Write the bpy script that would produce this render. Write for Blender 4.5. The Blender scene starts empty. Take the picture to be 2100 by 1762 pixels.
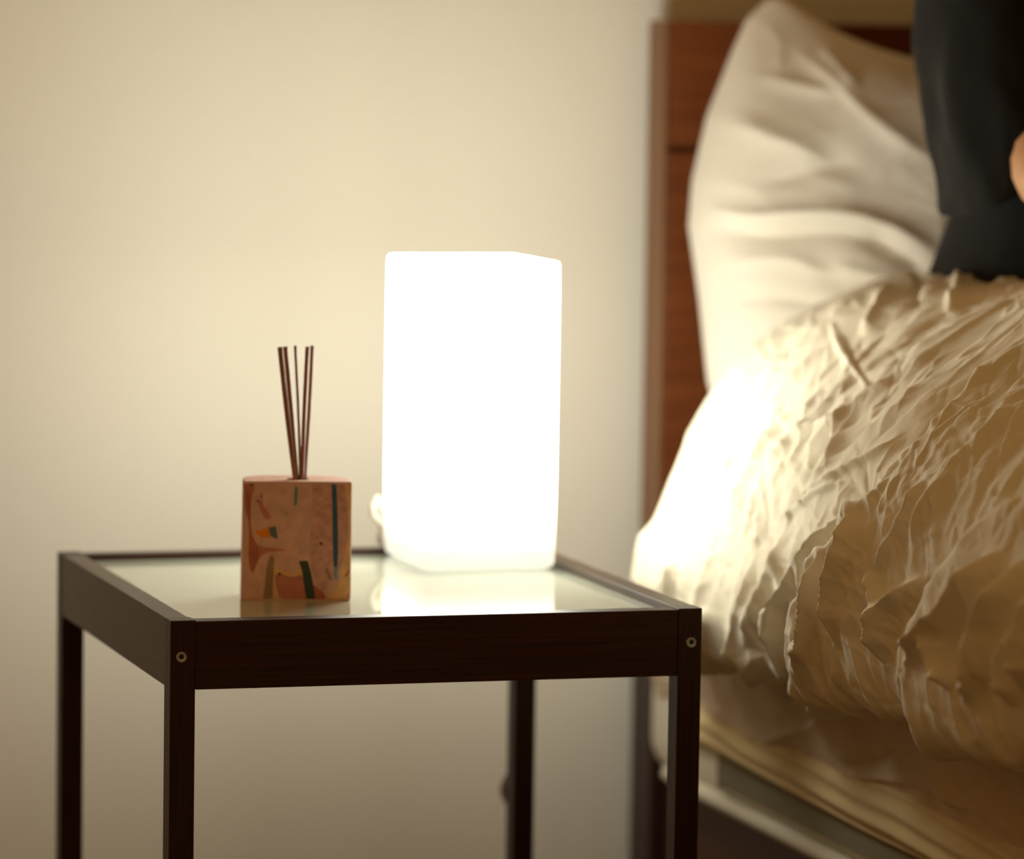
import bpy, bmesh, math, random
import numpy as np
from mathutils import Vector, Matrix
random.seed(5)
C = bpy.context.scene
COL = C.collection

# ------------------------------------------------------------------ camera
# world frame: x along the nightstand front, y towards the wall, z up; z=0 is the nightstand top, floor at -0.55
CAM = (-.5597, -2.554, .35); YAW, PIT, ROL, FPX = .2962, .0870, .0156, 8671.9
_d = Vector((math.sin(YAW)*math.cos(PIT), math.cos(YAW)*math.cos(PIT), -math.sin(PIT)))
_r0 = Vector((math.cos(YAW), -math.sin(YAW), 0)); _u0 = _r0.cross(_d)
_r = _r0*math.cos(ROL)+_u0*math.sin(ROL); _u = -_r0*math.sin(ROL)+_u0*math.cos(ROL)
cam_data = bpy.data.cameras.new('camera'); cam = bpy.data.objects.new('camera', cam_data); COL.objects.link(cam)
cam.matrix_world = Matrix(((_r.x, _u.x, -_d.x, CAM[0]), (_r.y, _u.y, -_d.y, CAM[1]), (_r.z, _u.z, -_d.z, CAM[2]), (0, 0, 0, 1)))
cam_data.sensor_width = 36; cam_data.lens = FPX/2100*36
cam_data.dof.use_dof = True; cam_data.dof.focus_distance = 2.66; cam_data.dof.aperture_fstop = 3.9
cam_data.clip_end = 50
C.camera = cam

# ------------------------------------------------------------------ world + exposure
wd = bpy.data.worlds.new('room_ambience'); C.world = wd; wd.use_nodes = True
wb = wd.node_tree.nodes['Background']
wb.inputs[0].default_value = (1, .54, .175, 1); wb.inputs[1].default_value = .27
C.view_settings.view_transform = 'Standard'; C.view_settings.look = 'None'
C.view_settings.gamma = 1; C.view_settings.use_curve_mapping = False
C.view_settings.exposure = 0
LAMP_L = 14.2

# ------------------------------------------------------------------ projection helpers (numpy)
CA = np.array(CAM); DV = np.array(_d); RV = np.array(_r); UV = np.array(_u)
def pix(P):
    v = P-CA; z = v@DV
    return 1050+FPX*(v@RV)/z, 881-FPX*(v@UV)/z
def at(px, py, ax, val):
    q = DV+RV*(px-1050)/FPX+UV*(881-py)/FPX
    return CA+q*((val-CA[ax])/q[ax])

# ------------------------------------------------------------------ materials
def mat(name, col=(.8, .8, .8), rough=.5, spec=.5, metal=0):
    m = bpy.data.materials.new(name); m.use_nodes = True
    b = m.node_tree.nodes['Principled BSDF']
    b.inputs['Base Color'].default_value = (*col, 1); b.inputs['Roughness'].default_value = rough
    b.inputs['Metallic'].default_value = metal; b.inputs['Specular IOR Level'].default_value = spec
    return m, m.node_tree, b
def noise_tex(nt, scale, detail=4, stretch=(1, 1, 1), rough=.5, coord='Object'):
    tc = nt.nodes.new('ShaderNodeTexCoord'); mp = nt.nodes.new('ShaderNodeMapping'); n = nt.nodes.new('ShaderNodeTexNoise')
    mp.inputs['Scale'].default_value = stretch; n.inputs['Scale'].default_value = scale
    n.inputs['Detail'].default_value = detail; n.inputs['Roughness'].default_value = rough
    nt.links.new(tc.outputs[coord], mp.inputs[0]); nt.links.new(mp.outputs[0], n.inputs['Vector']); return n
def ramp(nt, src, stops):
    r = nt.nodes.new('ShaderNodeValToRGB'); nt.links.new(src, r.inputs[0])
    while len(r.color_ramp.elements) < len(stops): r.color_ramp.elements.new(.5)
    for e, (p, c) in zip(r.color_ramp.elements, stops): e.position = p; e.color = (*c, 1)
    return r
def bump(nt, b, src, strength, dist):
    k = nt.nodes.new('ShaderNodeBump'); k.inputs['Strength'].default_value = strength; k.inputs['Distance'].default_value = dist
    nt.links.new(src, k.inputs['Height']); nt.links.new(k.outputs[0], b.inputs['Normal'])
def wood(name, dark, light, stretch, scale=60, rough=.4, spec=.5):
    m, nt, b = mat(name, dark, rough, spec)
    n = noise_tex(nt, scale, 6, stretch, .65); r = ramp(nt, n.outputs[0], [(.3, dark), (.72, light)])
    nt.links.new(r.outputs[0], b.inputs['Base Color']); bump(nt, b, n.outputs[0], .25, .0006); return m
def fabric(name, col, col2, rough=.95, wr=.35, spec=.15):
    m, nt, b = mat(name, col, rough, spec)
    n = noise_tex(nt, 9, 3); r = ramp(nt, n.outputs[0], [(.35, col), (.7, col2)]); nt.links.new(r.outputs[0], b.inputs['Base Color'])
    f = noise_tex(nt, 90, 6, (1, 1, 1), .7); f2 = noise_tex(nt, 420, 4, (1, 1, .7), .6)
    ad = nt.nodes.new('ShaderNodeMath'); ad.operation = 'MULTIPLY_ADD'; ad.inputs[1].default_value = .35
    nt.links.new(f2.outputs[0], ad.inputs[0]); nt.links.new(f.outputs[0], ad.inputs[2]); bump(nt, b, ad.outputs[0], wr, .0018)
    b.inputs['Sheen Weight'].default_value = .08
    return m
M = {}
M['wall'], nt, b = mat('wall_paint', (.87, .835, .745), .85, .15)
n = noise_tex(nt, 30, 4, (1, 1, .6)); bump(nt, b, n.outputs[0], .15, .001)
M['floor'] = wood('floor_wood', (.12, .06, .03), (.22, .12, .06), (1, .08, 1), 20)
M['dark_x'] = wood('dark_stained_wood_along_width', (.018, .0055, .0035), (.062, .020, .011), (.025, 1, 1), 520, .42, .32)
M['dark_y_lit'] = wood('dark_stained_wood_along_depth_lit', (.05, .027, .014), (.10, .055, .028), (1, .025, 1), 520, .42, .4)  # paler copy for the side rails: light falling on them is in the colour
M['dark_z'] = wood('dark_stained_wood_upright', (.015, .0048, .003), (.052, .018, .010), (1, 1, .025), 520, .42, .32)
M['walnut'] = wood('walnut_headboard', (.11, .026, .006), (.21, .06, .014), (.05, 1, 1), 70, .45, .3)
M['walnut_edge'] = wood('walnut_edge_strip', (.17, .075, .03), (.26, .13, .055), (1, 1, .05), 70, .5, .3)
M['walnut_dark'] = wood('dark_walnut_rail', (.05, .014, .005), (.09, .027, .01), (1, .05, 1), 70, .5, .3)
M['duvet'] = fabric('cream_washed_cotton', (.83, .77, .62), (.79, .73, .58))
M['pillow'] = fabric('white_pillowcase', (.80, .75, .66), (.76, .71, .62), wr=.15)
M['sheet'] = fabric('beige_sheet', (.66, .53, .38), (.60, .475, .335))
M['hem'] = fabric('yellowish_sheet_hem', (.74, .60, .33), (.66, .53, .28))
M['matt'] = fabric('pale_mattress_ticking', (.72, .68, .56), (.67, .63, .52), wr=.15)
M['grey'] = fabric('grey_green_side_band', (.25, .225, .15), (.19, .17, .115))
M['black'] = fabric('black_cotton', (.010, .010, .0095), (.007, .007, .0065), .9, .2)
M['skin'], nt, b = mat('skin', (.62, .33, .17), .5, .4); b.inputs['Subsurface Weight'].default_value = .1; b.inputs['Subsurface Scale'].default_value = .01
M['hair'] = mat('dark_hair', (.015, .01, .008), .5)[0]
M['steel'] = mat('steel', (.52, .56, .6), .35, .5, 1)[0]
M['steel_dark'] = mat('steel_recess', (.30, .31, .30), .25, .5, 1)[0]
M['cord'] = mat('white_cord', (.75, .72, .62), .4)[0]
M['switch'] = mat('brown_switch', (.18, .09, .045), .4)[0]
M['eye'] = mat('eye_white', (.8, .8, .78), .2)[0]
M['lip'] = mat('lip', (.45, .17, .12), .5)[0]
M['reed'] = wood('reed_copper_brown', (.26, .09, .05), (.46, .20, .12), (1, 1, .05), 500, .35, .6)
# frosted glass shade: gives off light, most of it beside the bulb, little at the socket end
m = bpy.data.materials.new('lit_frosted_glass'); m.use_nodes = True; nt = m.node_tree; b = nt.nodes['Principled BSDF']
b.inputs['Base Color'].default_value = (.85, .85, .82, 1); b.inputs['Roughness'].default_value = .35
tc = nt.nodes.new('ShaderNodeTexCoord'); sp = nt.nodes.new('ShaderNodeSeparateXYZ'); nt.links.new(tc.outputs['Object'], sp.inputs[0])
mr = nt.nodes.new('ShaderNodeMapRange'); mr.interpolation_type = 'SMOOTHERSTEP'
mr.inputs['From Min'].default_value = .005; mr.inputs['From Max'].default_value = .09
mr.inputs['To Min'].default_value = .75; mr.inputs['To Max'].default_value = LAMP_L
nt.links.new(sp.outputs[2], mr.inputs['Value']); nt.links.new(mr.outputs[0], b.inputs['Emission Strength'])
b.inputs['Emission Color'].default_value = (1, .98, .83, 1); M['lit'] = m
# glossy glass sheet, frosted white underneath
M['glass'], nt, b = mat('frosted_table_glass', (.50, .54, .45), .035, .5); b.inputs['IOR'].default_value = 1.38

# ------------------------------------------------------------------ object helpers
def link(name, me, material, parent=None, smooth=False):
    o = bpy.data.objects.new(name, me)
    for k in (material if isinstance(material, (list, tuple)) else [material]): me.materials.append(M[k])
    COL.objects.link(o)
    if parent:
        o.parent = parent; bpy.context.view_layer.update(); o.matrix_parent_inverse = parent_world(parent).inverted()
    if smooth:
        for p in me.polygons: p.use_smooth = True
    return o
def parent_world(p):
    m = Matrix.Translation(p.location)
    return m @ p.rotation_euler.to_matrix().to_4x4() if p.parent is None else p.matrix_world
def obj(name, bm, material, parent=None, smooth=False):
    me = bpy.data.meshes.new(name); bm.to_mesh(me); bm.free(); return link(name, me, material, parent, smooth)
def tag(o, label, cat, group=None):
    o['label'] = label; o['category'] = cat
    if group: o['group'] = group
    return o
def thing(name, loc, label, cat, group=None):
    o = bpy.data.objects.new(name, None); o.empty_display_size = .05; COL.objects.link(o); o.location = loc
    return tag(o, label, cat, group)
def struct(o): o['kind'] = 'structure'; return o
def box(bm, x0, x1, y0, y1, z0, z1, bev=0, seg=2):
    r = bmesh.ops.create_cube(bm, size=1)
    for v in r['verts']: v.co = Vector(((x0+x1)/2+v.co.x*(x1-x0), (y0+y1)/2+v.co.y*(y1-y0), (z0+z1)/2+v.co.z*(z1-z0)))
    if bev:
        es = list({e for v in r['verts'] for e in v.link_edges})
        bmesh.ops.bevel(bm, geom=es, offset=bev, segments=seg, affect='EDGES', profile=.5)
    return bm
def bx(*a, **k): return box(bmesh.new(), *a, **k)
def tube(bm, pts, rad, n=10, cap=True):
    pts = [Vector(p) for p in pts]; rings = []
    rad = rad if isinstance(rad, (list, tuple)) else [rad]*len(pts)
    up = Vector((0, 0, 1))
    for i, p in enumerate(pts):
        t = (pts[min(i+1, len(pts)-1)]-pts[max(i-1, 0)]).normalized()
        a = t.cross(up if abs(t.z) < .9 else Vector((0, 1, 0))).normalized(); c = t.cross(a)
        rings.append([bm.verts.new(p+(a*math.cos(k*2*math.pi/n)+c*math.sin(k*2*math.pi/n))*rad[i]) for k in range(n)])
    for A, B in zip(rings, rings[1:]):
        for k in range(n): bm.faces.new((A[k], A[(k+1) % n], B[(k+1) % n], B[k]))
    if cap: bm.faces.new(rings[0][::-1]); bm.faces.new(rings[-1])
    return bm
def spline(pts, n=8):
    P = [np.array(p, float) for p in pts]; out = []
    for i in range(len(P)-1):
        a, b_, c, d = P[max(i-1, 0)], P[i], P[i+1], P[min(i+2, len(P)-1)]
        for k in range(n):
            t = k/n; out.append(.5*((2*b_)+(c-a)*t+(2*a-5*b_+4*c-d)*t*t+(3*b_-a-3*c+d)*t**3))
    out.append(P[-1]); return np.array(out)
def grid_mesh(name, P, material, parent=None, closed_u=False, faces_extra=None):
    """P: (nu, nv, 3)"""
    nu, nv = P.shape[:2]; me = bpy.data.meshes.new(name)
    idx = np.arange(nu*nv).reshape(nu, nv)
    F = np.stack([idx[:-1, :-1], idx[1:, :-1], idx[1:, 1:], idx[:-1, 1:]], -1).reshape(-1, 4)
    me.vertices.add(nu*nv); me.vertices.foreach_set('co', P.reshape(-1).astype(np.float32))
    me.loops.add(F.size); me.loops.foreach_set('vertex_index', F.reshape(-1).astype(np.int32))
    me.polygons.add(len(F)); me.polygons.foreach_set('loop_start', np.arange(0, F.size, 4, dtype=np.int32))
    me.polygons.foreach_set('loop_total', np.full(len(F), 4, dtype=np.int32))
    me.update(calc_edges=True); me.validate()
    return link(name, me, material, parent, True)

# ------------------------------------------------------------------ numpy noise and fold strokes
def vn(x, y, seed=0):
    xi = np.floor(x).astype(np.int64); yi = np.floor(y).astype(np.int64); fx = x-xi; fy = y-yi
    fx = fx*fx*fx*(fx*(fx*6-15)+10); fy = fy*fy*fy*(fy*(fy*6-15)+10)
    def g(a, b_):
        h = (a*374761393+b_*668265263+seed*974711) & 0xffffffff
        h = ((h ^ (h >> 13))*1274126177) & 0xffffffff; h = h ^ (h >> 16)
        return (h % 65536)/65535.0
    return (g(xi, yi)*(1-fx)+g(xi+1, yi)*fx)*(1-fy)+(g(xi, yi+1)*(1-fx)+g(xi+1, yi+1)*fx)*fy
def fbm(x, y, seed=0, o=4, p=.5):
    s = 0; a = 1; t = 0
    for k in range(o): s = s+a*(vn(x*2**k, y*2**k, seed+k*17)-.5); t += a; a *= p
    return s/t*2
def ridge(x, y, seed=0, o=3, p=.5, sharp=1.0):
    s = 0; a = 1; t = 0
    for k in range(o):
        s = s+a*(1-np.abs(2*vn(x*2**k, y*2**k, seed+k*31)-1))**(2*sharp); t += a; a *= p
    return s/t
def sst(x, a, b_):
    t = np.clip((x-a)/(b_-a), 0, 1); return t*t*(3-2*t)
def near(X, Y, pts):
    """distance, signed side, 0..1 position along a polyline given in the plane of X, Y"""
    best = np.full(X.shape, 1e9); side = np.zeros(X.shape); pos = np.zeros(X.shape)
    L = [math.dist(a, b_) for a, b_ in zip(pts, pts[1:])]; T = sum(L); acc = 0
    for (a, b_), l in zip(zip(pts, pts[1:]), L):
        dx, dy = (b_[0]-a[0])/l, (b_[1]-a[1])/l
        s = np.clip((X-a[0])*dx+(Y-a[1])*dy, 0, l); ex = X-a[0]-s*dx; ey = Y-a[1]-s*dy
        d = np.hypot(ex, ey); c = dx*(Y-a[1])-dy*(X-a[0]); m_ = d < best
        best[m_] = d[m_]; side[m_] = np.sign(c[m_]); pos[m_] = ((acc+s)/T)[m_]; acc += l
    return best, side, pos
def stroke(X, Y, pts, amp, w, w2=None, taper=.25):
    p = [tuple(q) for q in spline(pts, 4)]
    d, s, t = near(X, Y, p); w2 = w2 or w
    ww = np.where(s > 0, w, w2); e = np.minimum(1, np.minimum(t, 1-t)/taper+.12)
    return amp*np.exp(-(d/ww)**1.35)*e
def step(X, Y, pts, hi, w_hi, lo, w_lo, edge):
    """a fold edge: raised on the positive side, hollow on the other"""
    p = [tuple(q) for q in spline(pts, 4)]
    d, s, t = near(X, Y, p); sd = d*s; e = np.clip(np.minimum(t, 1-t)/.12, 0, 1)
    k = sst(sd, -edge, edge); return e*(k*hi*np.exp(-np.maximum(sd, 0)/w_hi)-(1-k)*lo*np.exp(np.minimum(sd, 0)/w_lo))
def normals(P):
    du = np.gradient(P, axis=0); dv = np.gradient(P, axis=1); n_ = np.cross(du, dv)
    return n_/np.maximum(np.linalg.norm(n_, axis=-1, keepdims=True), 1e-9)

# ================================================================== SETTING
WY = .665
struct(obj('wall_back', bx(-2.6, 3.2, WY, WY+.1, -.55, 1.9), 'wall'))
struct(obj('floor', bx(-2.6, 3.2, -3.4, WY, -.6, -.55), 'floor'))
struct(obj('baseboard_back', bx(-2.6, 3.2, WY-.012, WY, -.55, -.47, bev=.003), 'wall'))

# ================================================================== NIGHTSTAND
W, D, H, LW, RT = .35, .3745, .0438, .016, .0150
ns = thing('nightstand', (W/2, D/2, -.55), 'small dark brown wooden nightstand with a glass top beside the bed', 'nightstand')
def leg(x0, y0, dz=0): return obj('leg', bx(x0, x0+LW, y0, y0+.0175, -.55, dz, bev=.0005), 'dark_z', ns)
lfl = leg(0, 0); lfr = leg(W-LW, 0); leg(0, D-.0175); leg(W-LW, D-.0175)
obj('front_rail', bx(LW+.0001, W-LW-.0001, .0006, RT, -H, -.0008, bev=.0005), 'dark_x', ns)
obj('back_rail', bx(LW+.0001, W-LW-.0001, D-RT, D-.0006, -H, -.0008, bev=.0005), 'dark_x', ns)
obj('side_rail', bx(.0003, RT, .0176, D-.0176, -H+.0006, -.0003, bev=.0005), 'dark_y_lit', ns)
obj('side_rail', bx(W-RT, W-.0003, .0176, D-.0176, -H+.0006, -.0003, bev=.0005), 'dark_y_lit', ns)
obj('glass_top', bx(RT+.0004, W-RT-.0004, RT+.0004, D-RT-.0004, -.0094, -.0054, bev=.0004), 'glass', ns)
def screw(x, z, rot, parent):
    bm = bmesh.new(); n = 36; R = .0034
    def ring(r, y, hexa=0):
        vs = []
        for k in range(n):
            a = 2*math.pi*k/n+rot; rr = r
            if hexa: rr = r*math.cos(math.pi/6)/math.cos(((a-rot) % (math.pi/3))-math.pi/6)
            vs.append(bm.verts.new((x+rr*math.cos(a), y, z+rr*math.sin(a))))
        return vs
    rs = [ring(R, .0004), ring(R, -.0004), ring(R*.93, -.0007), ring(R*.62, -.0007), ring(R*.55, -.0005), ring(R*.48, -.0004, 1), ring(R*.44, .0005, 1), ring(R*.18, .0002, 1)]
    for i, (A, B) in enumerate(zip(rs, rs[1:])):
        for k in range(n):
            f = bm.faces.new((A[k], A[(k+1) % n], B[(k+1) % n], B[k])); f.material_index = 1 if i == 5 else 0
    f = bm.faces.new(rs[-1]); f.material_index = 1
    bmesh.ops.recalc_face_normals(bm, faces=bm.faces)
    obj('screw', bm, ['steel', 'steel_dark'], parent)
p = at(372, 1348, 1, 0); screw(p[0], p[2], .3, lfl)
p = at(1417.5, 1318, 1, 0); screw(p[0], p[2], .9, lfr)

# ================================================================== LAMP
GZ = -.0054
lamp = thing('table_lamp', (.2838, .3110, GZ), 'white frosted glass table lamp, tall square block, lit, on the nightstand', 'lamp')
def lamp_shade():
    bm = bmesh.new(); hw, hd, h = .0483, .0548, .2150
    lv = [(0, -.0045, 0), (.0008, -.002, 0), (.0022, -.0005, 0), (.005, 0, 0), (.05, .0004, 0), (.12, .0004, 0), (.19, .0004, 0), (h-.002, 0, 0), (h-.0005, -.0005, 0), (h, -.0025, 0), (h-.0005, -.0042, 0), (h-.003, -.005, 0), (.05, -.005, 0), (.006, -.006, 0)]
    rings = []
    for z, off, _ in lv:
        a, b_ = hw+off, hd+off; r = max(.0065+off, .0025); vs = []
        for cx, cy, a0 in ((a-r, b_-r, 0), (-a+r, b_-r, 90), (-a+r, -b_+r, 180), (a-r, -b_+r, 270)):
            for k in range(7):
                t = math.radians(a0+k*15); vs.append(bm.verts.new((cx+r*math.cos(t), cy+r*math.sin(t), z)))
        rings.append(vs)
    n = len(rings[0])
    for A, B in zip(rings, rings[1:]):
        for k in range(n): bm.faces.new((A[k], A[(k+1) % n], B[(k+1) % n], B[k]))
    bm.faces.new(rings[0][::-1]); bm.faces.new(rings[-1])
    for v in bm.verts: v.co.z += .0008
    return bm
sh = obj('lamp_shade', lamp_shade(), 'lit', None, True); sh.parent = lamp
bm = bmesh.new(); tube(bm, [(.2838, .311, .001), (.2838, .311, .03)], .014, 20); obj('bulb_socket', bm, 'cord', lamp, True)
bm = bmesh.new(); tube(bm, [(.2838, .311, z) for z in (.03, .045, .06, .08, .10, .115, .122)], [.008, .014, .02, .0245, .022, .012, .003], 20); obj('light_bulb', bm, 'cord', lamp, True)
bm = bmesh.new()
A = at(774, 1015, 1, .372)
cp = [(.2500, .3700, .006), (.240, .376, .020), (A[0], .372, .034), (A[0]-.0035, .372, .024), (A[0]+.004, .372, .014), (.236, .374, .004), (.245, .378, .0025), (.29, .386, .004), tuple(at(1060, 1300, 1, .40)), tuple(at(1074, 1390, 1, .415)), tuple(at(1070, 1480, 1, .43)), tuple(at(1060, 1540, 1, .43))]
tube(bm, spline(cp, 8), .0026, 10); obj('power_cord', bm, 'cord', lamp, True)
s0 = at(1048, 1570, 1, .43); s1 = at(1041, 1620, 1, .43); s2 = at(1052, 1690, 1, .43)
bm = bmesh.new(); tube(bm, spline([tuple(s0+[.006, 0, 0]), tuple(s1+[.005, 0, .004]), tuple(s1+[.004, 0, -.004]), tuple(s2+[.006, 0, 0])], 5), [.0035, .0045, .006, .0075, .009, .0095, .0095, .0095, .0095, .0095, .0085, .0075, .006, .005, .004, .0035], 12)
obj('inline_switch', bm, 'switch', lamp, True)
bm = bmesh.new(); tube(bm, spline([tuple(at(1060, 1540, 1, .43)), tuple(s0+[.006, 0, 0.004])], 4), .0026, 8)
tube(bm, spline([tuple(s2+[.006, 0, .003]), tuple(s2+[.012, 0, -.06]), (.40, .50, -.5), (.5, .6, -.545)], 6), .0026, 8)
obj('power_cord', bm, 'cord', lamp, True)

# ================================================================== REED DIFFUSER
def flatmat(key, col, rough=.6, var=.12, scale=120):
    m, nt, b = mat(key, col, rough, .3); n = noise_tex(nt, scale, 4)
    r = ramp(nt, n.outputs[0], [(.3, tuple(c*(1-var) for c in col)), (.7, tuple(c*(1+var) for c in col))])
    nt.links.new(r.outputs[0], b.inputs['Base Color']); M[key] = m
flatmat('pink', (.78, .485, .40)); flatmat('pink_rough', (.70, .385, .32), var=.2, scale=200); flatmat('rose', (.62, .24, .19), var=.15)
flatmat('red_brown', (.52, .17, .10)); flatmat('orange', (.90, .28, .015)); flatmat('slate', (.14, .18, .17)); flatmat('blue', (.05, .13, .22))
flatmat('teal', (.18, .31, .28)); flatmat('taupe', (.36, .24, .15)); flatmat('ochre', (.88, .56, .24)); flatmat('peach', (.82, .52, .34)); flatmat('dark_green', (.055, .075, .055)); flatmat('lightblue', (.24, .36, .44))
BY = .1300; BX0, BX1 = .0764, .1478; BD = .044
dif = thing('reed_diffuser', ((BX0+BX1)/2, BY+BD/2, GZ), 'pink cube-shaped reed diffuser vessel with inlaid coloured shards on the nightstand glass', 'diffuser')
def dif_outline(k):   # k 0 bottom .. 1 top
    x0 = BX0+.0003*(1-k)-.0012*(1-k); x1 = BX1-.0002; r = .0025; pts = []
    pts += [(x0+r*(1-math.cos(math.radians(a))), BY+r*(1-math.sin(math.radians(a)))) for a in range(0, 91, 15)]
    pts += [(x1-r+r*math.sin(math.radians(a)), BY+r*(1-math.cos(math.radians(a)))) for a in range(0, 91, 15)]
    R = .022
    pts += [(x1-R+R*math.cos(math.radians(a)), BY+BD-R+R*math.sin(math.radians(a))) for a in range(0, 91, 10)]
    pts += [(x0+R-R*math.sin(math.radians(a)), BY+BD-R+R*math.cos(math.radians(a))) for a in range(0, 91, 10)]
    return pts
bm = bmesh.new(); rings = []
cxm, cym = (BX0+BX1)/2, BY+BD/2
BH = .0785
for z, s in ((0, .985), (.001, .997), (.003, 1), (.03, 1), (.06, 1), (BH-.0015, 1), (BH-.0004, .994), (BH, .982)):
    rings.append([bm.verts.new((cxm+(x-cxm)*s, cym+(y-cym)*s, GZ+z)) for x, y in dif_outline(z/BH)])
n = len(rings[0])
for A_, B_ in zip(rings, rings[1:]):
    for k in range(n): bm.faces.new((A_[k], A_[(k+1) % n], B_[(k+1) % n], B_[k]))
bm.faces.new(rings[0][::-1])
hole = [bm.verts.new((cxm+.0005+.0075*math.cos(2*math.pi*k/24), cym-.003+.0075*math.sin(2*math.pi*k/24), GZ+BH)) for k in range(24)]
hole2 = [bm.verts.new(v.co-Vector((0, 0, .03))) for v in hole]
es = [bm.edges.new((rings[-1][k], rings[-1][(k+1) % n])) if not bm.edges.get((rings[-1][k], rings[-1][(k+1) % n])) else bm.edges.get((rings[-1][k], rings[-1][(k+1) % n])) for k in range(n)]
es += [bm.edges.new((hole[k], hole[(k+1) % 24])) for k in range(24)]
bmesh.ops.triangle_fill(bm, use_beauty=True, use_dissolve=False, edges=es)
for k in range(24): bm.faces.new((hole[k], hole[(k+1) % 24], hole2[(k+1) % 24], hole2[k]))
bm.faces.new(hole2)
bmesh.ops.recalc_face_normals(bm, faces=bm.faces)
MI = ['pink', 'pink_rough', 'rose', 'red_brown', 'orange', 'slate', 'blue', 'teal', 'taupe', 'ochre', 'peach', 'dark_green', 'lightblue']
def fx(u, v):   # zoom picture coordinates of the front face -> face metres
    k = 1-(v-178)/1472; l = 105-30*(1-k); r = 1432
    return BX0-.0009*(1-k)+(u-l)/(r-l)*(BX1-BX0+.0009*(1-k)-.0002), GZ+BH*k
def shard(poly, key, lift, sm=True):
    if sm and len(poly) > 3: poly = [tuple(q) for q in spline(list(poly)+[poly[0]], 5)][:-1] if len(poly) > 6 else poly
    vs = []
    for u, v in poly:
        x, z = fx(u, v); x = min(max(x, BX0-.0002), BX1-.0012); z = min(max(z, GZ+.0012), GZ+BH-.0016); vs.append((x, z))
    f = [bm.verts.new((x, BY-lift, z)) for x, z in vs]; g = [bm.verts.new((x, BY+.0003, z)) for x, z in vs]
    fs = [bm.faces.new(f)]
    for k in range(len(f)): fs.append(bm.faces.new((f[k], f[(k+1) % len(f)], g[(k+1) % len(f)], g[k])))
    for q in fs: q.material_index = MI.index(key)
L1, L2, L3 = .00004, .00008, .00012
shard([(945, 185), (1330, 185), (1380, 500), (1390, 900), (1330, 1150), (1180, 1420), (1080, 1560), (1010, 1480), (940, 1250), (905, 1000), (940, 600)], 'pink_rough', L1)
shard([(1340, 185), (1425, 185), (1428, 900), (1425, 1600), (1380, 1640), (1130, 1640), (1190, 1560), (1290, 1440), (1330, 1200), (1375, 950), (1385, 600), (1370, 400)], 'ochre', L2, False)
shard([(110, 200), (235, 200), (225, 300), (195, 420), (190, 550), (200, 750), (240, 900), (330, 980), (480, 1000), (640, 1025), (520, 1040), (400, 1055), (310, 1120), (270, 1200), (225, 1310), (200, 1310), (170, 1180), (165, 950), (165, 700), (130, 560), (110, 400)], 'rose', L1)
shard([(130, 300), (190, 330), (190, 600), (200, 800), (250, 930), (290, 1050), (285, 1130), (220, 1290), (185, 1200), (170, 1000), (180, 750), (150, 550)], 'red_brown', L2)
shard([(480, 1200), (540, 1265), (640, 1290), (700, 1340), (780, 1260), (830, 1320), (860, 1450), (880, 1640), (570, 1640), (500, 1500), (480, 1350)], 'ochre', L1)
shard([(490, 1340), (560, 1310), (640, 1345), (740, 1350), (820, 1340), (850, 1450), (870, 1640), (580, 1640), (520, 1520)], 'rose', L2)
shard([(960, 1450), (1100, 1560), (1120, 1640), (960, 1640)], 'red_brown', L2, False)
shard([(400, 1640), (350, 1640), (370, 1450), (395, 1220), (420, 1120), (455, 1095), (480, 1140), (478, 1250), (465, 1450), (460, 1640)], 'taupe', L2)
shard([(785, 1158), (895, 1158), (935, 1300), (975, 1500), (990, 1640), (880, 1640), (850, 1450), (825, 1280)], 'dark_green', L3, False)
shard([(1180, 185), (1235, 185), (1250, 450), (1262, 800), (1266, 1050), (1262, 1230), (1215, 1230), (1205, 1050), (1197, 800), (1190, 500)], 'blue', L3, False)
shard([(1215, 1228), (1262, 1228), (1262, 1385), (1222, 1385)], 'lightblue', L3, False)
shard([(735, 225), (768, 260), (755, 470), (720, 475), (725, 300)], 'teal', L3, False)
shard([(260, 400), (330, 400), (350, 480), (450, 620), (380, 655), (320, 550)], 'rose', L3, False)
shard([(330, 300), (338, 390), (300, 370)], 'taupe', L3, False); shard([(260, 400), (290, 400), (290, 430), (262, 435)], 'taupe', L3+.00003, False)
shard([(250, 798), (330, 770), (412, 750), (425, 800), (438, 858), (350, 866), (290, 850)], 'orange', L3, False)
shard([(412, 748), (498, 730), (512, 800), (526, 892), (438, 855), (422, 800)], 'slate', L3, False)
shard([(185, 182), (220, 200), (200, 240), (180, 215)], 'dark_green', L3, False)
shard([(1105, 1240), (1140, 1250), (1185, 1350), (1195, 1410), (1150, 1370)], 'taupe', L3, False)
shard([(1425, 1250), (1425, 1290), (1380, 1345), (1340, 1350), (1370, 1310)], 'red_brown', L3, False)
shard([(1370, 1600), (1425, 1540), (1425, 1600), (1400, 1625)], 'rose', L3, False)
for u, v, s in ((625, 570, 14), (548, 1320, 20), (1055, 940, 22), (805, 1048, 12), (1055, 1130, 14), (1100, 400, 12), (990, 1480, 16), (182, 640, 14)):
    shard([(u+s*math.cos(a), v+s*math.sin(a)) for a in (0, 1.3, 2.4, 3.6, 5)], 'taupe' if s < 20 else 'dark_green', L3, False)
rot = Matrix.Translation((BX0, BY, 0)) @ Matrix.Rotation(math.radians(-11.5), 4, 'Z') @ Matrix.Translation((-BX0, -BY, 0))
bmesh.ops.transform(bm, matrix=rot, verts=bm.verts)
cm = rot @ Vector((cxm, cym, 0)); cxm, cym = cm.x, cm.y
obj('vessel', bm, MI, dif)
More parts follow.
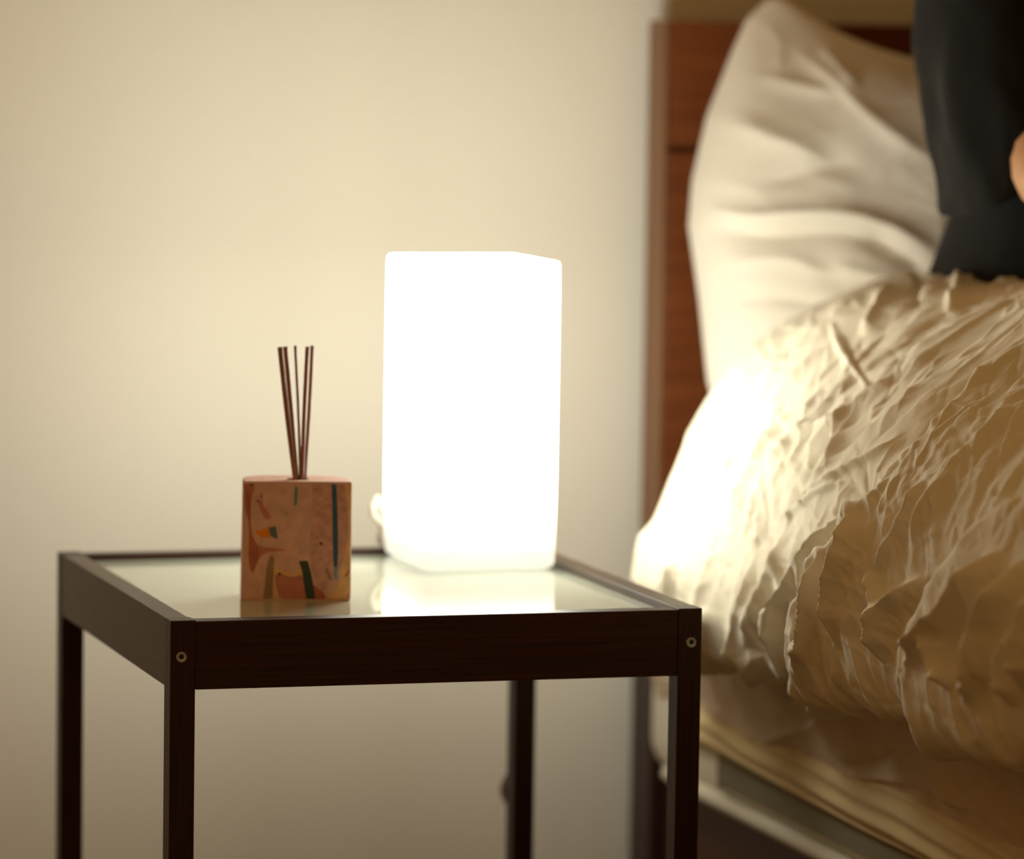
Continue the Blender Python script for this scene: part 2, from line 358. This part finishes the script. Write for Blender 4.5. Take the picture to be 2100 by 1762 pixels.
# reeds stand in the vessel
reeds = [((574, 712), (605, 978), .0017, .0, 'thick copper brown reed leaning furthest left, leftmost in the diffuser'),
         ((585, 711), (608, 978), .0016, .004, 'thick copper brown reed just right of the leftmost reed'),
         ((605.5, 709), (616, 978), .0010, .003, 'thin upright reed in the middle of the diffuser bunch'),
         ((630.5, 711), (620, 978), .0014, -.001, 'copper brown reed second from the right, nearly upright'),
         ((640.5, 709), (625, 978), .0013, .004, 'copper brown reed leaning furthest right in the diffuser')]
for (t, b_, r, dy, lab) in reeds:
    yb = cym-.003+dy*.7; A_ = at(t[0], t[1], 1, yb+dy); B_ = at(b_[0], b_[1], 1, yb)
    B_ = B_+(B_-A_)*.06
    bm = bmesh.new(); q = spline([A_, (A_+B_)/2+np.array([.0004*(1 if dy > 0 else -1), 0, 0]), B_], 6); tube(bm, q, r, 12)
    tag(obj('diffuser_reed', bm, 'reed', None, True), lab, 'reed', 'reeds standing in the diffuser')

# ================================================================== BED FRAME
HX = .5235
bed = thing('bed_frame', (1.2, .0, -.55), 'dark walnut bed frame with a panelled headboard against the wall', 'bed')
hy0, hy1 = .600, .640
zt = at(1400, 43, 1, .6)[2]; zg = at(1400, 306, 1, .6)[2]
hb = obj('headboard', bx(HX+.0032, 1.95, hy0+.008, hy1, -.5, zt-.002, bev=.001), 'walnut_dark', bed)
obj('upper_panel', bx(HX+.0042, 1.94, hy0, hy0+.012, zg+.0022, zt, bev=.001), 'walnut', hb)
obj('lower_panel', bx(HX+.0042, 1.94, hy0, hy0+.012, -.42, zg-.0022, bev=.001), 'walnut', hb)
obj('edge_strip', bx(HX, HX+.0032, hy0-.001, hy1, -.55, zt+.0005, bev=.0015), 'walnut_edge', hb)
obj('side_rail', bx(.532, .556, -1.42, hy0-.002, -.40, -.215, bev=.003), 'walnut_dark', bed)
obj('leg', bx(.535, .59, -1.40, -1.345, -.55, -.40, bev=.003), 'walnut_dark', bed)
obj('leg', bx(HX-.005, HX+.045, .588, .640, -.55, -.13, bev=.003), 'dark_z', bed)  # near-black post added; shade on the headboard edge below the tabletop is its colour
obj('side_rail', bx(1.90, 1.924, -1.42, hy0-.002, -.40, -.215, bev=.003), 'walnut_dark', bed)
obj('slat_base', bx(.556, 1.90, -1.40, .59, -.24, -.2135), 'walnut_dark', bed)

# ================================================================== MATTRESS
MX, MZ0, MZ1 = .508, -.212, -.012
mt = thing('mattress', (1.2, -.4, MZ0), 'thick pale mattress with a grey side band, under the sheet', 'mattress')
bm = bx(MX, 1.91, -1.40, .585, MZ0, MZ1, bev=.035, seg=6); obj('core', bm, 'matt', mt, True)
bm = bmesh.new(); pl = [(MX+.012, .55), (MX+.002, .53), (MX-.001, .50), (MX-.0015, .3), (MX-.0015, 0), (MX-.0015, -.6), (MX-.0015, -1.36)]
tube(bm, [(x+.004, y, MZ0+.010) for x, y in [(MX+.06, .578), (MX+.03, .572)]+pl[:]], .0062, 10); obj('piping', bm, 'matt', mt, True)
bm = bmesh.new(); y_s = at(1478, 1600, 0, MX-.001)[1]
box(bm, MX-.0022, MX+.004, -1.36, y_s, MZ0+.024, MZ0+.068, bev=.0015); obj('side_band', bm, 'grey', mt)
bm = bmesh.new(); box(bm, MX-.0032, MX+.004, y_s-.004, y_s+.003, MZ0+.022, MZ0+.070, bev=.001); obj('seam', bm, 'grey', mt)

# ================================================================== FITTED SHEET (over the mattress, elastic hem low on its side)
prof = [(1.90, -.004), (1.2, -.004), (.75, -.004), (.60, -.004), (.545, -.006), (.518, -.014), (.503, -.034), (.499, -.06), (.499, -.095), (.502, -.128), (.507, -.142)]
pf = spline(prof, 26); seg = np.r_[0, np.cumsum(np.linalg.norm(np.diff(pf, axis=0), axis=1))]
tt = np.r_[np.linspace(0, seg[-1]-.22, 60)[:-1], np.linspace(seg[-1]-.22, seg[-1], 150)]
PXZ = np.stack([np.interp(tt, seg, pf[:, 0]), np.interp(tt, seg, pf[:, 1])], 1)
ys = np.r_[np.linspace(.585, -.6, 420)[:-1], np.linspace(-.6, -1.405, 60)]
P = np.zeros((len(ys), len(tt), 3)); P[..., 1] = ys[:, None]; P[..., 0] = PXZ[None, :, 0]; P[..., 2] = PXZ[None, :, 1]
cap = sst(ys, .535, .588)[:, None]; P[..., 0] += np.where(P[..., 0] < .6, cap*.035*sst(.6-P[..., 0], 0, .08), 0); 
SX, SY = pix(P); T = np.broadcast_to(tt[None, :]-seg[-1], SX.shape); Yg = P[..., 1]
N = -normals(P)
d = .0055*fbm(Yg*9+T*14, T*9-Yg*6, 3, 4)*2+.0045*ridge(Yg*16+T*22+.8*fbm(Yg*7, T*7, 9), T*10-Yg*3, 5, 3)-.001
side = sst(T, -.24, -.12); d = d*(.25+.75*side)*(.35+.65*sst(-T, 0.0, .03))
for pts, a, w in [([(1560, 1530), (1640, 1500), (1700, 1480), (1720, 1460)], .006, 16), ([(1590, 1470), (1640, 1440), (1700, 1400)], .006, 18), ([(1450, 1440), (1520, 1490), (1600, 1520)], .006, 20),
                  ([(1740, 1575), (1800, 1560), (1850, 1530)], -.005, 14), ([(1700, 1590), (1850, 1600), (1960, 1640), (2090, 1700)], .005, 12), ([(1880, 1600), (1940, 1640), (2090, 1690)], -.003, 12)]:
    d = d+stroke(SX, SY, pts, a, w)
P = P+N*d[..., None]
fs = thing('fitted_sheet', (1.2, -.4, -.142), 'wrinkled beige fitted sheet pulled over the side of the mattress below the duvet', 'sheet')
grid_mesh('sheet_cloth', P, 'sheet', fs)
# elastic hem: a gathered roll of cloth along the lower edge
yh = np.linspace(.487, -1.38, 700); nh = 40; P = np.zeros((len(yh), nh, 3))
for j in range(nh):
    t = j/(nh-1); a = math.pi*(1.25*t-.12)
    ps = t*.06
    rr = .0105+.0022*fbm(yh*6+ps*30, yh*0+ps*60, 21, 3)+.0018*np.sin((ps*520+fbm(yh*5, yh*0+.3, 4, 2)*3.0+yh*18))
    wz = .018+.004*fbm(yh*3, yh*0, 8, 2)
    P[:, j, 0] = .5065-sst(.487-yh, -.002, .03)*rr*math.sin(max(0, min(math.pi, a)))**.8
    P[:, j, 1] = yh; P[:, j, 2] = -.148+wz*math.cos(max(0, min(math.pi, a)))+.004*fbm(yh*4, yh*0+5, 12, 2)
P[..., 0] += .035*sst(P[..., 1], .53, .58)
grid_mesh('elastic_hem', P, 'hem', fs)['label'] = 'yellowish gathered elastic hem'

# ================================================================== DUVET
prof = [(1.88, .17), (1.5, .19), (1.1, .205), (.85, .21), (.72, .208), (.66, .203), (.60, .192), (.555, .171), (.512, .140), (.480, .102), (.458, .062), (.444, .022), (.436, -.010), (.433, -.036), (.441, -.058), (.466, -.062), (.50, -.040), (.53, -.006)]
pf = spline(prof, 24); seg = np.r_[0, np.cumsum(np.linalg.norm(np.diff(pf, axis=0), axis=1))]; TL = seg[-1]
t_vis = TL-.56
tt = np.r_[np.linspace(0, t_vis, 90)[:-1], np.linspace(t_vis, TL, 430)]
PXZ = np.stack([np.interp(tt, seg, pf[:, 0]), np.interp(tt, seg, pf[:, 1])], 1)
ysh = np.r_[np.linspace(.345, -.50, 780)[:-1], np.linspace(-.50, -1.33, 110)]
PP = np.zeros((len(ysh), len(tt), 3)); PP[..., 1] = ysh[:, None]; PP[..., 0] = PXZ[None, :, 0]; PP[..., 2] = PXZ[None, :, 1]
tan = np.gradient(PXZ, axis=0); nn = np.stack([tan[:, 1], -tan[:, 0]], 1); nn /= np.linalg.norm(nn, axis=1, keepdims=True)
if nn[len(nn)//3, 1] < 0: nn = -nn
r = .062; caps = []
for th in np.linspace(90, 0, 70)[:-1]:
    a = math.radians(th); off = r*(1-math.cos(a))
    row = np.zeros((len(tt), 3)); row[:, 1] = .345+r*math.sin(a)*.9
    row[:, 0] = PXZ[:, 0]-nn[:, 0]*off; row[:, 2] = PXZ[:, 1]-nn[:, 1]*off; caps.append(row)
P = np.concatenate([np.array(caps), PP], 0)
T = np.broadcast_to((TL-tt)[None, :], P.shape[:2])      # arc length up from the tucked lower edge
S = np.r_[np.array([.345+r*math.radians(th) for th in np.linspace(90, 0, 70)[:-1]]), ysh][:, None]*np.ones_like(T)
N = normals(P)
if N[200, 60, 2] < 0: N = -N
# the overhang swells outwards towards the foot of the bed
P[..., 0] += (-.024*sst(S, .26, 0)-.012*sst(S, -.1, -.5))*np.exp(-((T-.27)/.11)**2); P[..., 2] += .035*sst(S, .18, -.04)*sst(T, .34, .55)
N = normals(P); N = N if N[200, 60, 2] > 0 else -N
SX, SY = pix(P)
# large swells: the filling
d = .009*fbm(S*4.2, T*3.4+7, 41, 2)
# the big fold whose edge runs from the right of the frame down to the lower hem
FB = [(2230, 600), (2100, 700), (1994, 775), (1927, 845), (1870, 905), (1826, 960), (1790, 1000), (1762, 1035), (1715, 1090), (1668, 1150), (1640, 1200), (1612, 1260), (1600, 1330), (1615, 1400), (1640, 1550), (1660, 1750)]
d = d+step(SX-45, SY, FB[::-1], .013, 700, .017, 120, 10)
FC = [(2300, 860), (2100, 1010), (2010, 1070), (1960, 1120), (1920, 1180), (1880, 1250), (1850, 1320), (1845, 1400), (1880, 1550), (1920, 1750)]
d = d+step(SX-30, SY, FC[::-1], .006, 500, .010, 110, 25)
low_e = np.exp(-((T-.13)/.08)**2)
w1 = fbm(S*8, T*6, 51, 3); w2 = fbm(S*8+9, T*6+4, 52, 3)
gather = low_e*(ridge(S*15+.7*w1, T*1.5, 91, 2, .5, 1.2)-.35)
d = d+.0035*fbm(S*11+T*3, T*6, 45, 3)+.010*gather
fade = sst(T, .0, .08)*np.clip(1.25-sst(T, .5, .8), .4, 1)
P = P+N*(d*fade)[..., None]
SX, SY = pix(P); d = 0*S
N2 = normals(P); N2 = N2 if N2[200, 60, 2] > 0 else -N2; N = N*.5+N2*.5; N /= np.linalg.norm(N, axis=-1, keepdims=True)
# creases: many short sharp folds, most of them running down the slope
rg = random.Random(11); s0 = S[:, 0]; t0 = T[0]
def crease(cs, ct, ang, ln, amp, w, w2, bend):
    R_ = ln*.6+max(w, w2)*4
    ia = np.where(np.abs(s0-cs) < R_)[0]; ib = np.where(np.abs(t0-ct) < R_)[0]
    if len(ia) < 2 or len(ib) < 2: return
    sl = (slice(ia[0], ia[-1]+1), slice(ib[0], ib[-1]+1))
    a = S[sl]-cs; b_ = T[sl]-ct; u = a*math.sin(ang)+b_*math.cos(ang); v = a*math.cos(ang)-b_*math.sin(ang)
    v = v+bend*(u*u/ln-ln*.08)+.12*w*np.sin(u*90/ln*.02+cs*50)
    k = np.clip(1-(2*u/ln)**2, 0, 1)**.8; wv = np.where(v > 0, w, w2)*(.5+.5*k)
    d[sl] += amp*k*np.exp(-np.sqrt((v/wv)**2+.06)+.245)
for i in range(5200):
    cs = rg.uniform(-.62, .44); ct = rg.uniform(.02, .60); z = rg.random()
    q = .5+.5*math.sin(cs*23+2.3*math.sin(ct*14+1)); 
    if rg.random() > .35+.65*q: continue
    if z < .055: ang, ln, amp, w = rg.gauss(.12, .22), rg.uniform(.08, .17), rg.uniform(.0022, .0048), rg.uniform(.006, .011)
    elif z < .34: ang, ln, amp, w = rg.gauss(.10, .38), rg.uniform(.03, .09), rg.uniform(.0008, .0021), rg.uniform(.002, .005)
    elif z < .50: ang, ln, amp, w = rg.gauss(1.0, .3), rg.uniform(.04, .14), rg.uniform(.0008, .0018), rg.uniform(.0012, .0028)
    else: ang, ln, amp, w = rg.uniform(-1.5, 1.5), rg.uniform(.010, .038), rg.uniform(.0005, .0015), rg.uniform(.0013, .003)
    if rg.random() < .35: amp = -amp*.8
    crease(cs, ct, ang, ln, amp, w, w*rg.uniform(1, 2.4), rg.uniform(-.5, .5))
d = d+.0007*fbm(S*60, T*60, 33, 3)
d = d*(1-.55*sst(S, -.08, -.22)*sst(T, .30, .20))*(1-.6*sst(S, .27, .38))
strokes = [
 ([(1760, 1040), (1703, 1095), (1660, 1148), (1640, 1195), (1603, 1245), (1594, 1310), (1606, 1375)], .011, 7, 13),
 ([(1763, 1040), (1765, 1090), (1756, 1135), (1740, 1190), (1730, 1250), (1727, 1320), (1724, 1350)], .014, 9, 14),
 ([(1692, 1120), (1688, 1190), (1678, 1253), (1668, 1300), (1650, 1372), (1660, 1411)], .012, 7, 13),
 ([(1905, 1190), (1850, 1245), (1832, 1275), (1820, 1330), (1814, 1378)], .014, 11, 16),
 ([(1790, 1180), (1812, 1240), (1830, 1290)], .009, 11, 14),
 ([(2060, 1130), (2008, 1220), (1968, 1278), (1925, 1325), (1890, 1372), (1874, 1395)], .018, 15, 22),
 ([(1940, 1320), (1946, 1395), (1962, 1450)], .012, 12, 16),
 ([(2110, 1160), (2086, 1223), (2050, 1298), (2026, 1403), (1990, 1475)], .018, 15, 22),
 ([(2120, 1290), (2092, 1387), (2080, 1492)], .014, 14, 20),
 ([(2170, 1200), (2140, 1330), (2120, 1450)], .016, 16, 22),
 ([(1555, 1130), (1545, 1210), (1530, 1290), (1535, 1350)], .009, 10, 16),
 ([(1610, 1110), (1585, 1180), (1560, 1250), (1550, 1300)], .009, 9, 14),
 ([(1500, 1250), (1520, 1290), (1550, 1330), (1545, 1385)], .009, 10, 14),
 ([(1460, 1230), (1440, 1290), (1440, 1350)], .009, 12, 16),
 ([(1398, 1120), (1375, 1180), (1345, 1240)], .010, 14, 20),
 ([(1340, 1060), (1330, 1130), (1320, 1200)], .006, 14, 20),
 ([(1712, 675), (1725, 715), (1752, 755), (1785, 800)], .005, 7, 16),
 ([(1722, 680), (1745, 725), (1765, 765), (1800, 800)], -.004, 10, 10),
 ([(1650, 930), (1700, 880), (1740, 850), (1790, 805), (1850, 770)], .004, 6, 8),
 ([(1570, 960), (1620, 910), (1660, 880), (1730, 860)], .004, 6, 8),
 ([(1740, 830), (1720, 890), (1700, 950), (1660, 1010)], .007, 9, 13),
 ([(1690, 800), (1660, 860), (1640, 930), (1600, 1000)], .006, 8, 12),
 ([(1600, 850), (1570, 920), (1530, 990), (1500, 1060)], .006, 9, 14),
 ([(1560, 830), (1520, 890), (1490, 960)], -.006, 12, 16),
 ([(1660, 1010), (1740, 960), (1820, 920), (1850, 890)], .005, 7, 9),
 ([(1600, 1060), (1660, 1020), (1730, 990)], .004, 6, 8),
 ([(1893, 555), (1885, 590), (1870, 630)], -.006, 8, 10),
 ([(1950, 550), (1965, 590), (1940, 640)], .006, 9, 12),
 ([(1830, 600), (1800, 640), (1770, 690)], .006, 8, 12),
 ([(1900, 980), (1870, 1050), (1830, 1130), (1800, 1180)], .007, 9, 14),
 ([(1990, 920), (1950, 980), (1900, 1060), (1880, 1120)], .006, 9, 13),
 ([(2080, 830), (2000, 920), (1960, 960)], .005, 8, 12),
]
for pts, a, wa, wb_ in strokes: d = d+stroke(SX, SY, pts, a*(1.15 if a > .011 else 1.1), wa, wb_)
P = P+N*(d*fade)[..., None]
# the lower edge wanders up and down
edge_w = np.exp(-((T-.10)/.09)**2); P[..., 2] += edge_w*(.010*fbm(S*9, S*0+1, 15, 3)-.014*sst(S, .0, .2)+.018*sst(S, -.1, -.4)+.008*np.exp(-((S+.06)/.09)**2))
dv = grid_mesh('duvet', P, 'duvet')
tag(dv, 'thick crumpled cream cotton duvet spilling over the edge of the bed beside the nightstand', 'duvet')

# ================================================================== PILLOW
nu, nv = 260, 240
Lz = [(-.02, .56), (.03, .53), (.107, .514), (.17, .512), (.225, .508), (.26, .513), (.31, .527), (.36, .548), (.385, .560), (.402, .578)]
Lb = np.array(Lz); bb = np.linspace(0, 1, nv)
zl = -.02+.422*bb; xl = np.interp(zl, Lb[:, 0], Lb[:, 1])+.012
top = np.array(spline([(.578, .402), (.590, .401), (.605, .390), (.632, .374), (.665, .361), (.70, .355), (.80, .350), (.95, .352), (1.08, .365), (1.13, .392)], 12))
aa = np.linspace(0, 1, nu)**1.35
xt = np.interp(aa*(1.13-.578)+.578, top[:, 0], top[:, 0]); zt_ = np.interp(xt, top[:, 0], top[:, 1])
U, V = np.meshgrid(aa, bb, indexing='ij')
XR = 1.15
X = xl[None, :]*(1-U)+XR*U; Z = -.02+(zt_[:, None]+.02)*V
yc = .455+(Z+.02)*.27-.30*np.clip(X-.52, 0, .16)+.15*np.clip(X-.72, 0, .3)
th = (np.clip(1-(2*U-1)**8, 0, 1)*np.clip(1-(2*V-1)**6, 0, 1))**.5
# corners pinch flat
for cu, cv in ((0, 1), (0, 0), (1, 1), (1, 0)): th = th*(1-.75*np.exp(-(((U-cu)/.10)**2+((V-cv)/.16)**2)))
for sgn, half in ((-1, .070), (1, .055)):
    Y = yc+sgn*half*th
    P = np.stack([X, Y, Z], -1)
    if sgn < 0:
        SX, SY = pix(P); N = normals(P); N = N if N[nu//2, nv//2, 1] < 0 else -N
        d = .004*fbm(X*14, Z*14, 5, 3)*th+.003*th*(ridge(X*9+Z*9, Z*22-X*8+fbm(X*8, Z*8, 2), 15, 3)-.4)
        for pts, a, wa, wb_ in [([(1440, 425), (1540, 445), (1640, 440), (1750, 445), (1850, 480), (1930, 530)], .014, 26, 20), ([(1440, 470), (1560, 480), (1700, 475), (1800, 500), (1900, 560)], -.012, 22, 24),
                                ([(1620, 90), (1700, 160), (1780, 240), (1850, 290), (1930, 340)], .008, 18, 22), ([(1680, 90), (1760, 190)], .007, 14, 18), ([(1560, 160), (1640, 175), (1720, 200)], .006, 14, 18),
                                ([(1500, 250), (1600, 290), (1700, 330)], .006, 20, 24), ([(1560, 380), (1660, 350), (1760, 330)], -.006, 22, 22), ([(1700, 540), (1800, 570), (1880, 590)], .007, 16, 20),
                                ([(1480, 540), (1600, 530), (1700, 560)], .006, 16, 20), ([(1490, 620), (1600, 610), (1720, 640)], -.005, 20, 20), ([(1560, 40), (1600, 90), (1590, 150)], .006, 14, 16), ([(1770, 470), (1850, 520), (1900, 560)], -.010, 18, 16)]:
            d = d+stroke(SX, SY, pts, a*.65, wa, wb_)
        P = P+N*(d*np.minimum(1, th*1.6))[..., None]; front = P
    else: back = P
# one closed shell: the front grid, then the back grid joined at the seam
me = bpy.data.meshes.new('pillow'); idx = np.arange(nu*nv).reshape(nu, nv)
back[0] = front[0]; back[-1] = front[-1]; back[:, 0] = front[:, 0]; back[:, -1] = front[:, -1]
vs = np.concatenate([front.reshape(-1, 3), back.reshape(-1, 3)]); i2 = idx+nu*nv
F = np.concatenate([np.stack([idx[:-1, :-1], idx[1:, :-1], idx[1:, 1:], idx[:-1, 1:]], -1).reshape(-1, 4), np.stack([i2[:-1, :-1], i2[:-1, 1:], i2[1:, 1:], i2[1:, :-1]], -1).reshape(-1, 4)])
me.from_pydata(vs.tolist(), [], F.tolist())
bm = bmesh.new(); bm.from_mesh(me); bmesh.ops.remove_doubles(bm, verts=bm.verts, dist=1e-5); bmesh.ops.recalc_face_normals(bm, faces=bm.faces); bm.to_mesh(me); bm.free()
pw = link('pillow', me, 'pillow', None, True)
tag(pw, 'white crumpled bed pillow propped upright against the headboard', 'pillow')

# ================================================================== PERSON (seated against the pillow, mostly outside the frame)
per = thing('person', (.86, .26, 0), 'person in loose black clothes sitting up in bed, only arm and side in view', 'person')
def skin(name, chains, material, parent, level=2):
    """chains: list of lists of (point, (rx, ry)); the first point of a later chain may name an existing one as ('@', i)"""
    V, E, R = [], [], []
    for ch in chains:
        prev = None
        for it in ch:
            if it[0] == '@': prev = it[1]; continue
            V.append(it[0]); R.append(it[1] if isinstance(it[1], tuple) else (it[1], it[1])); k = len(V)-1
            if prev is not None: E.append((prev, k))
            prev = k
    me = bpy.data.meshes.new(name); me.from_pydata(V, E, []); o = link(name, me, material, parent)
    sk = o.modifiers.new('skin', 'SKIN')
    if not me.skin_vertices: me.skin_vertices.new(name='skin')
    for k, rr in enumerate(R): me.skin_vertices[0].data[k].radius = rr
    for k in range(len(V)): me.skin_vertices[0].data[k].use_root = (k == 0)
    sk.use_smooth_shade = True
    s = o.modifiers.new('sub', 'SUBSURF'); s.levels = level; s.render_levels = level
    return o
PXC = .865
ch = [[((PXC, .24, .09), (.15, .11)), ((PXC, .27, .20), (.13, .10)), ((PXC, .30, .33), (.135, .10)), ((PXC, .315, .45), (.145, .10)), ((PXC, .315, .53), (.09, .07)), ((PXC, .305, .59), .062), ((PXC, .290, .64), .060), ((PXC, .275, .70), .055)],
      [('@', 3), ((.745, .31, .50), .055), ((.712, .275, .42), .046), ((.712, .240, .345), .038), ((.637, .132, .271), .028), ((.725, .085, .270), .034), ((.785, .03, .285), .030), ((.80, .005, .293), .026), ((.815, -.03, .302), (.034, .018)), ((.822, -.055, .308), (.036, .014))],
      [('@', 3), ((.985, .31, .50), .055), ((1.018, .275, .42), .046), ((1.018, .240, .345), .038), ((1.093, .132, .271), .028), ((1.005, .085, .270), .034), ((.945, .03, .285), .030), ((.93, .005, .293), .026), ((.915, -.03, .302), (.034, .018)), ((.908, -.055, .308), (.036, .014))],
      [('@', 0), ((PXC-.09, .14, .085), .08), ((PXC-.11, -.1, .11), .072), ((PXC-.11, -.26, .14), .058), ((PXC-.11, -.5, .08), .048), ((PXC-.11, -.68, .05), .036), ((PXC-.12, -.74, .08), .03)],
      [('@', 0), ((PXC+.09, .14, .085), .08), ((PXC+.11, -.1, .11), .072), ((PXC+.11, -.26, .14), .058), ((PXC+.11, -.5, .08), .048), ((PXC+.11, -.68, .05), .036), ((PXC+.12, -.74, .08), .03)]]
nbase = 8
rh = nbase+8; lh = nbase+17
for root, sx, cx_ in ((rh, 1, .822), (lh, -1, .908)):
    for k, (off, ln) in enumerate(((-.027, .030), (-.009, .036), (.009, .034), (.027, .026))):
        x0 = cx_+off; ch.append([('@', root), ((x0, -.085, .309), .0088), ((x0+sx*.002, -.085-ln*.7, .302), .0082), ((x0+sx*.003, -.085-ln*1.2, .285), .0074), ((x0+sx*.003, -.085-ln*1.2+.006, .268), .0064)])
    ch.append([('@', root-1), ((cx_+sx*.035-sx*.01, -.03, .285), .011), ((cx_+sx*.045, -.052, .272), .0095), ((cx_+sx*.043, -.075, .268), .008)])
skin('body', ch, 'skin', per)
def ico(c, r, sub=3):
    bm = bmesh.new(); bmesh.ops.create_icosphere(bm, subdivisions=sub, radius=1)
    for v in bm.verts: v.co = Vector((c[0]+v.co.x*r[0], c[1]+v.co.y*r[1], c[2]+v.co.z*r[2]))
    return bm
def headm():
    bm = ico((0, 0, 0), (1, 1, 1), 4)
    for v in bm.verts:
        x, y, z = v.co; f = max(0, -y)
        w = 1-.22*max(0, -z)**1.2; X_ = .075*x*w; Y_ = .095*y-.006*max(0, -z)*f; Z_ = .118*z
        Y_ -= .026*math.exp(-((x/.15)**2+((z+.20)/.17)**2))*f+.010*math.exp(-((x/.10)**2+((z-.02)/.2)**2))*f
        Y_ -= .006*math.exp(-((x/.3)**2+((z+.5)/.1)**2))*f
        Y_ += .009*(math.exp(-(((x-.38)/.17)**2+((z-.08)/.12)**2))+math.exp(-(((x+.38)/.17)**2+((z-.08)/.12)**2)))*f
        Y_ -= .008*math.exp(-((x/.3)**2+((z+.85)/.18)**2))*f
        v.co = Vector((PXC+X_, .265+Y_, .755+Z_))
    return bm
hd = obj('head', headm(), 'skin', per, True)
for sx in (-1, 1):
    obj('eye', ico((PXC+sx*.029, .186, .762), (.0125, .010, .0075), 3), 'eye', hd, True)
    obj('iris', ico((PXC+sx*.029, .1765, .762), (.0052, .0035, .0052), 2), 'hair', hd, True)
    obj('eyebrow', ico((PXC+sx*.030, .1775, .783), (.016, .006, .0028), 3), 'hair', hd, True)
    obj('ear', ico((PXC+sx*.076, .275, .75), (.010, .018, .030), 3), 'skin', hd, True)
obj('mouth', ico((PXC, .1745, .697), (.022, .006, .0055), 3), 'lip', hd, True)
bm = ico((PXC, .292, .785), (.083, .096, .104), 4)
for v in bm.verts:
    if v.co.y < .215 and v.co.z < .82: v.co.y = .215+(v.co.y-.215)*.1
    v.co += Vector((0, 0, .003*math.sin(v.co.x*260)+.002*math.sin(v.co.y*190)))
obj('hair', bm, 'hair', per, True)
# T-shirt body
def loft(rings, n=64, seed=0, wr=.004):
    P = np.zeros((len(rings), n+1, 3)); a = np.linspace(0, 2*np.pi, n+1)
    for i, (c, rx, ry, tilt) in enumerate(rings):
        P[i, :, 0] = c[0]+rx*np.sign(np.cos(a))*np.abs(np.cos(a))**.85; P[i, :, 1] = c[1]+ry*np.sign(np.sin(a))*np.abs(np.sin(a))**.85; P[i, :, 2] = c[2]+tilt*np.cos(a)
    Q = np.zeros((len(rings)*6-5, n+1, 3))
    for j in range(n+1): Q[:, j] = spline([P[i, j] for i in range(len(rings))], 6)
    cs = Q[:, :-1].mean(1, keepdims=True); dd = Q-cs; L_ = np.linalg.norm(dd, axis=-1, keepdims=True)
    ang = np.broadcast_to(a[None], Q.shape[:2]); z = Q[..., 2]
    k = wr*fbm(np.cos(ang)*2.2+z*10+seed, np.sin(ang)*2.2+z*6, seed, 3)+wr*.8*(ridge(np.cos(ang)*1.6+z*14, np.sin(ang)*1.6-z*4, seed+4, 2)-.4)
    Q = Q+dd/np.maximum(L_, 1e-6)*k[..., None]; Q[:, -1] = Q[:, 0]; return Q
shirt = loft([((PXC, .25, .03), .235, .155, 0), ((PXC, .255, .10), .245, .155, 0), ((PXC, .27, .20), .235, .14, 0), ((PXC, .30, .32), .195, .125, 0), ((PXC, .31, .43), .195, .12, 0), ((PXC, .315, .51), .17, .105, 0), ((PXC, .315, .56), .11, .08, 0), ((PXC, .31, .585), .07, .062, 0)], 96, 3, .008)
ts = grid_mesh('t_shirt', shirt, 'black', per)
def sleeve(sx):
    c = lambda x: PXC+sx*(x-PXC)
    R_ = [((c(.775), .315, .545), .045, .05, 0), ((c(.735), .305, .53), .062, .065, sx*.01), ((c(.702), .285, .475), .078, .078, sx*.012), ((c(.684), .262, .41), .080, .080, sx*.016), ((c(.674), .238, .345), .072, .078, sx*.020), ((c(.668), .222, .300), .062, .072, sx*.032), ((c(.667), .220, .281), .060, .070, sx*.036)]
    return loft(R_, 72, 8, .007)
for sx in (1, -1):
    s_ = grid_mesh('sleeve', sleeve(sx), 'black', ts); md = s_.modifiers.new('thick', 'SOLIDIFY'); md.thickness = .002
tr_ = skin('trousers', [[((PXC, .22, .09), (.17, .115)), ((PXC-.09, .14, .09), .092), ((PXC-.11, -.1, .11), .082), ((PXC-.11, -.26, .14), .068), ((PXC-.11, -.5, .08), .058), ((PXC-.11, -.64, .055), .045)],
                       [('@', 0), ((PXC+.09, .14, .09), .092), ((PXC+.11, -.1, .11), .082), ((PXC+.11, -.26, .14), .068), ((PXC+.11, -.5, .08), .058), ((PXC+.11, -.64, .055), .045)]], 'black', per)
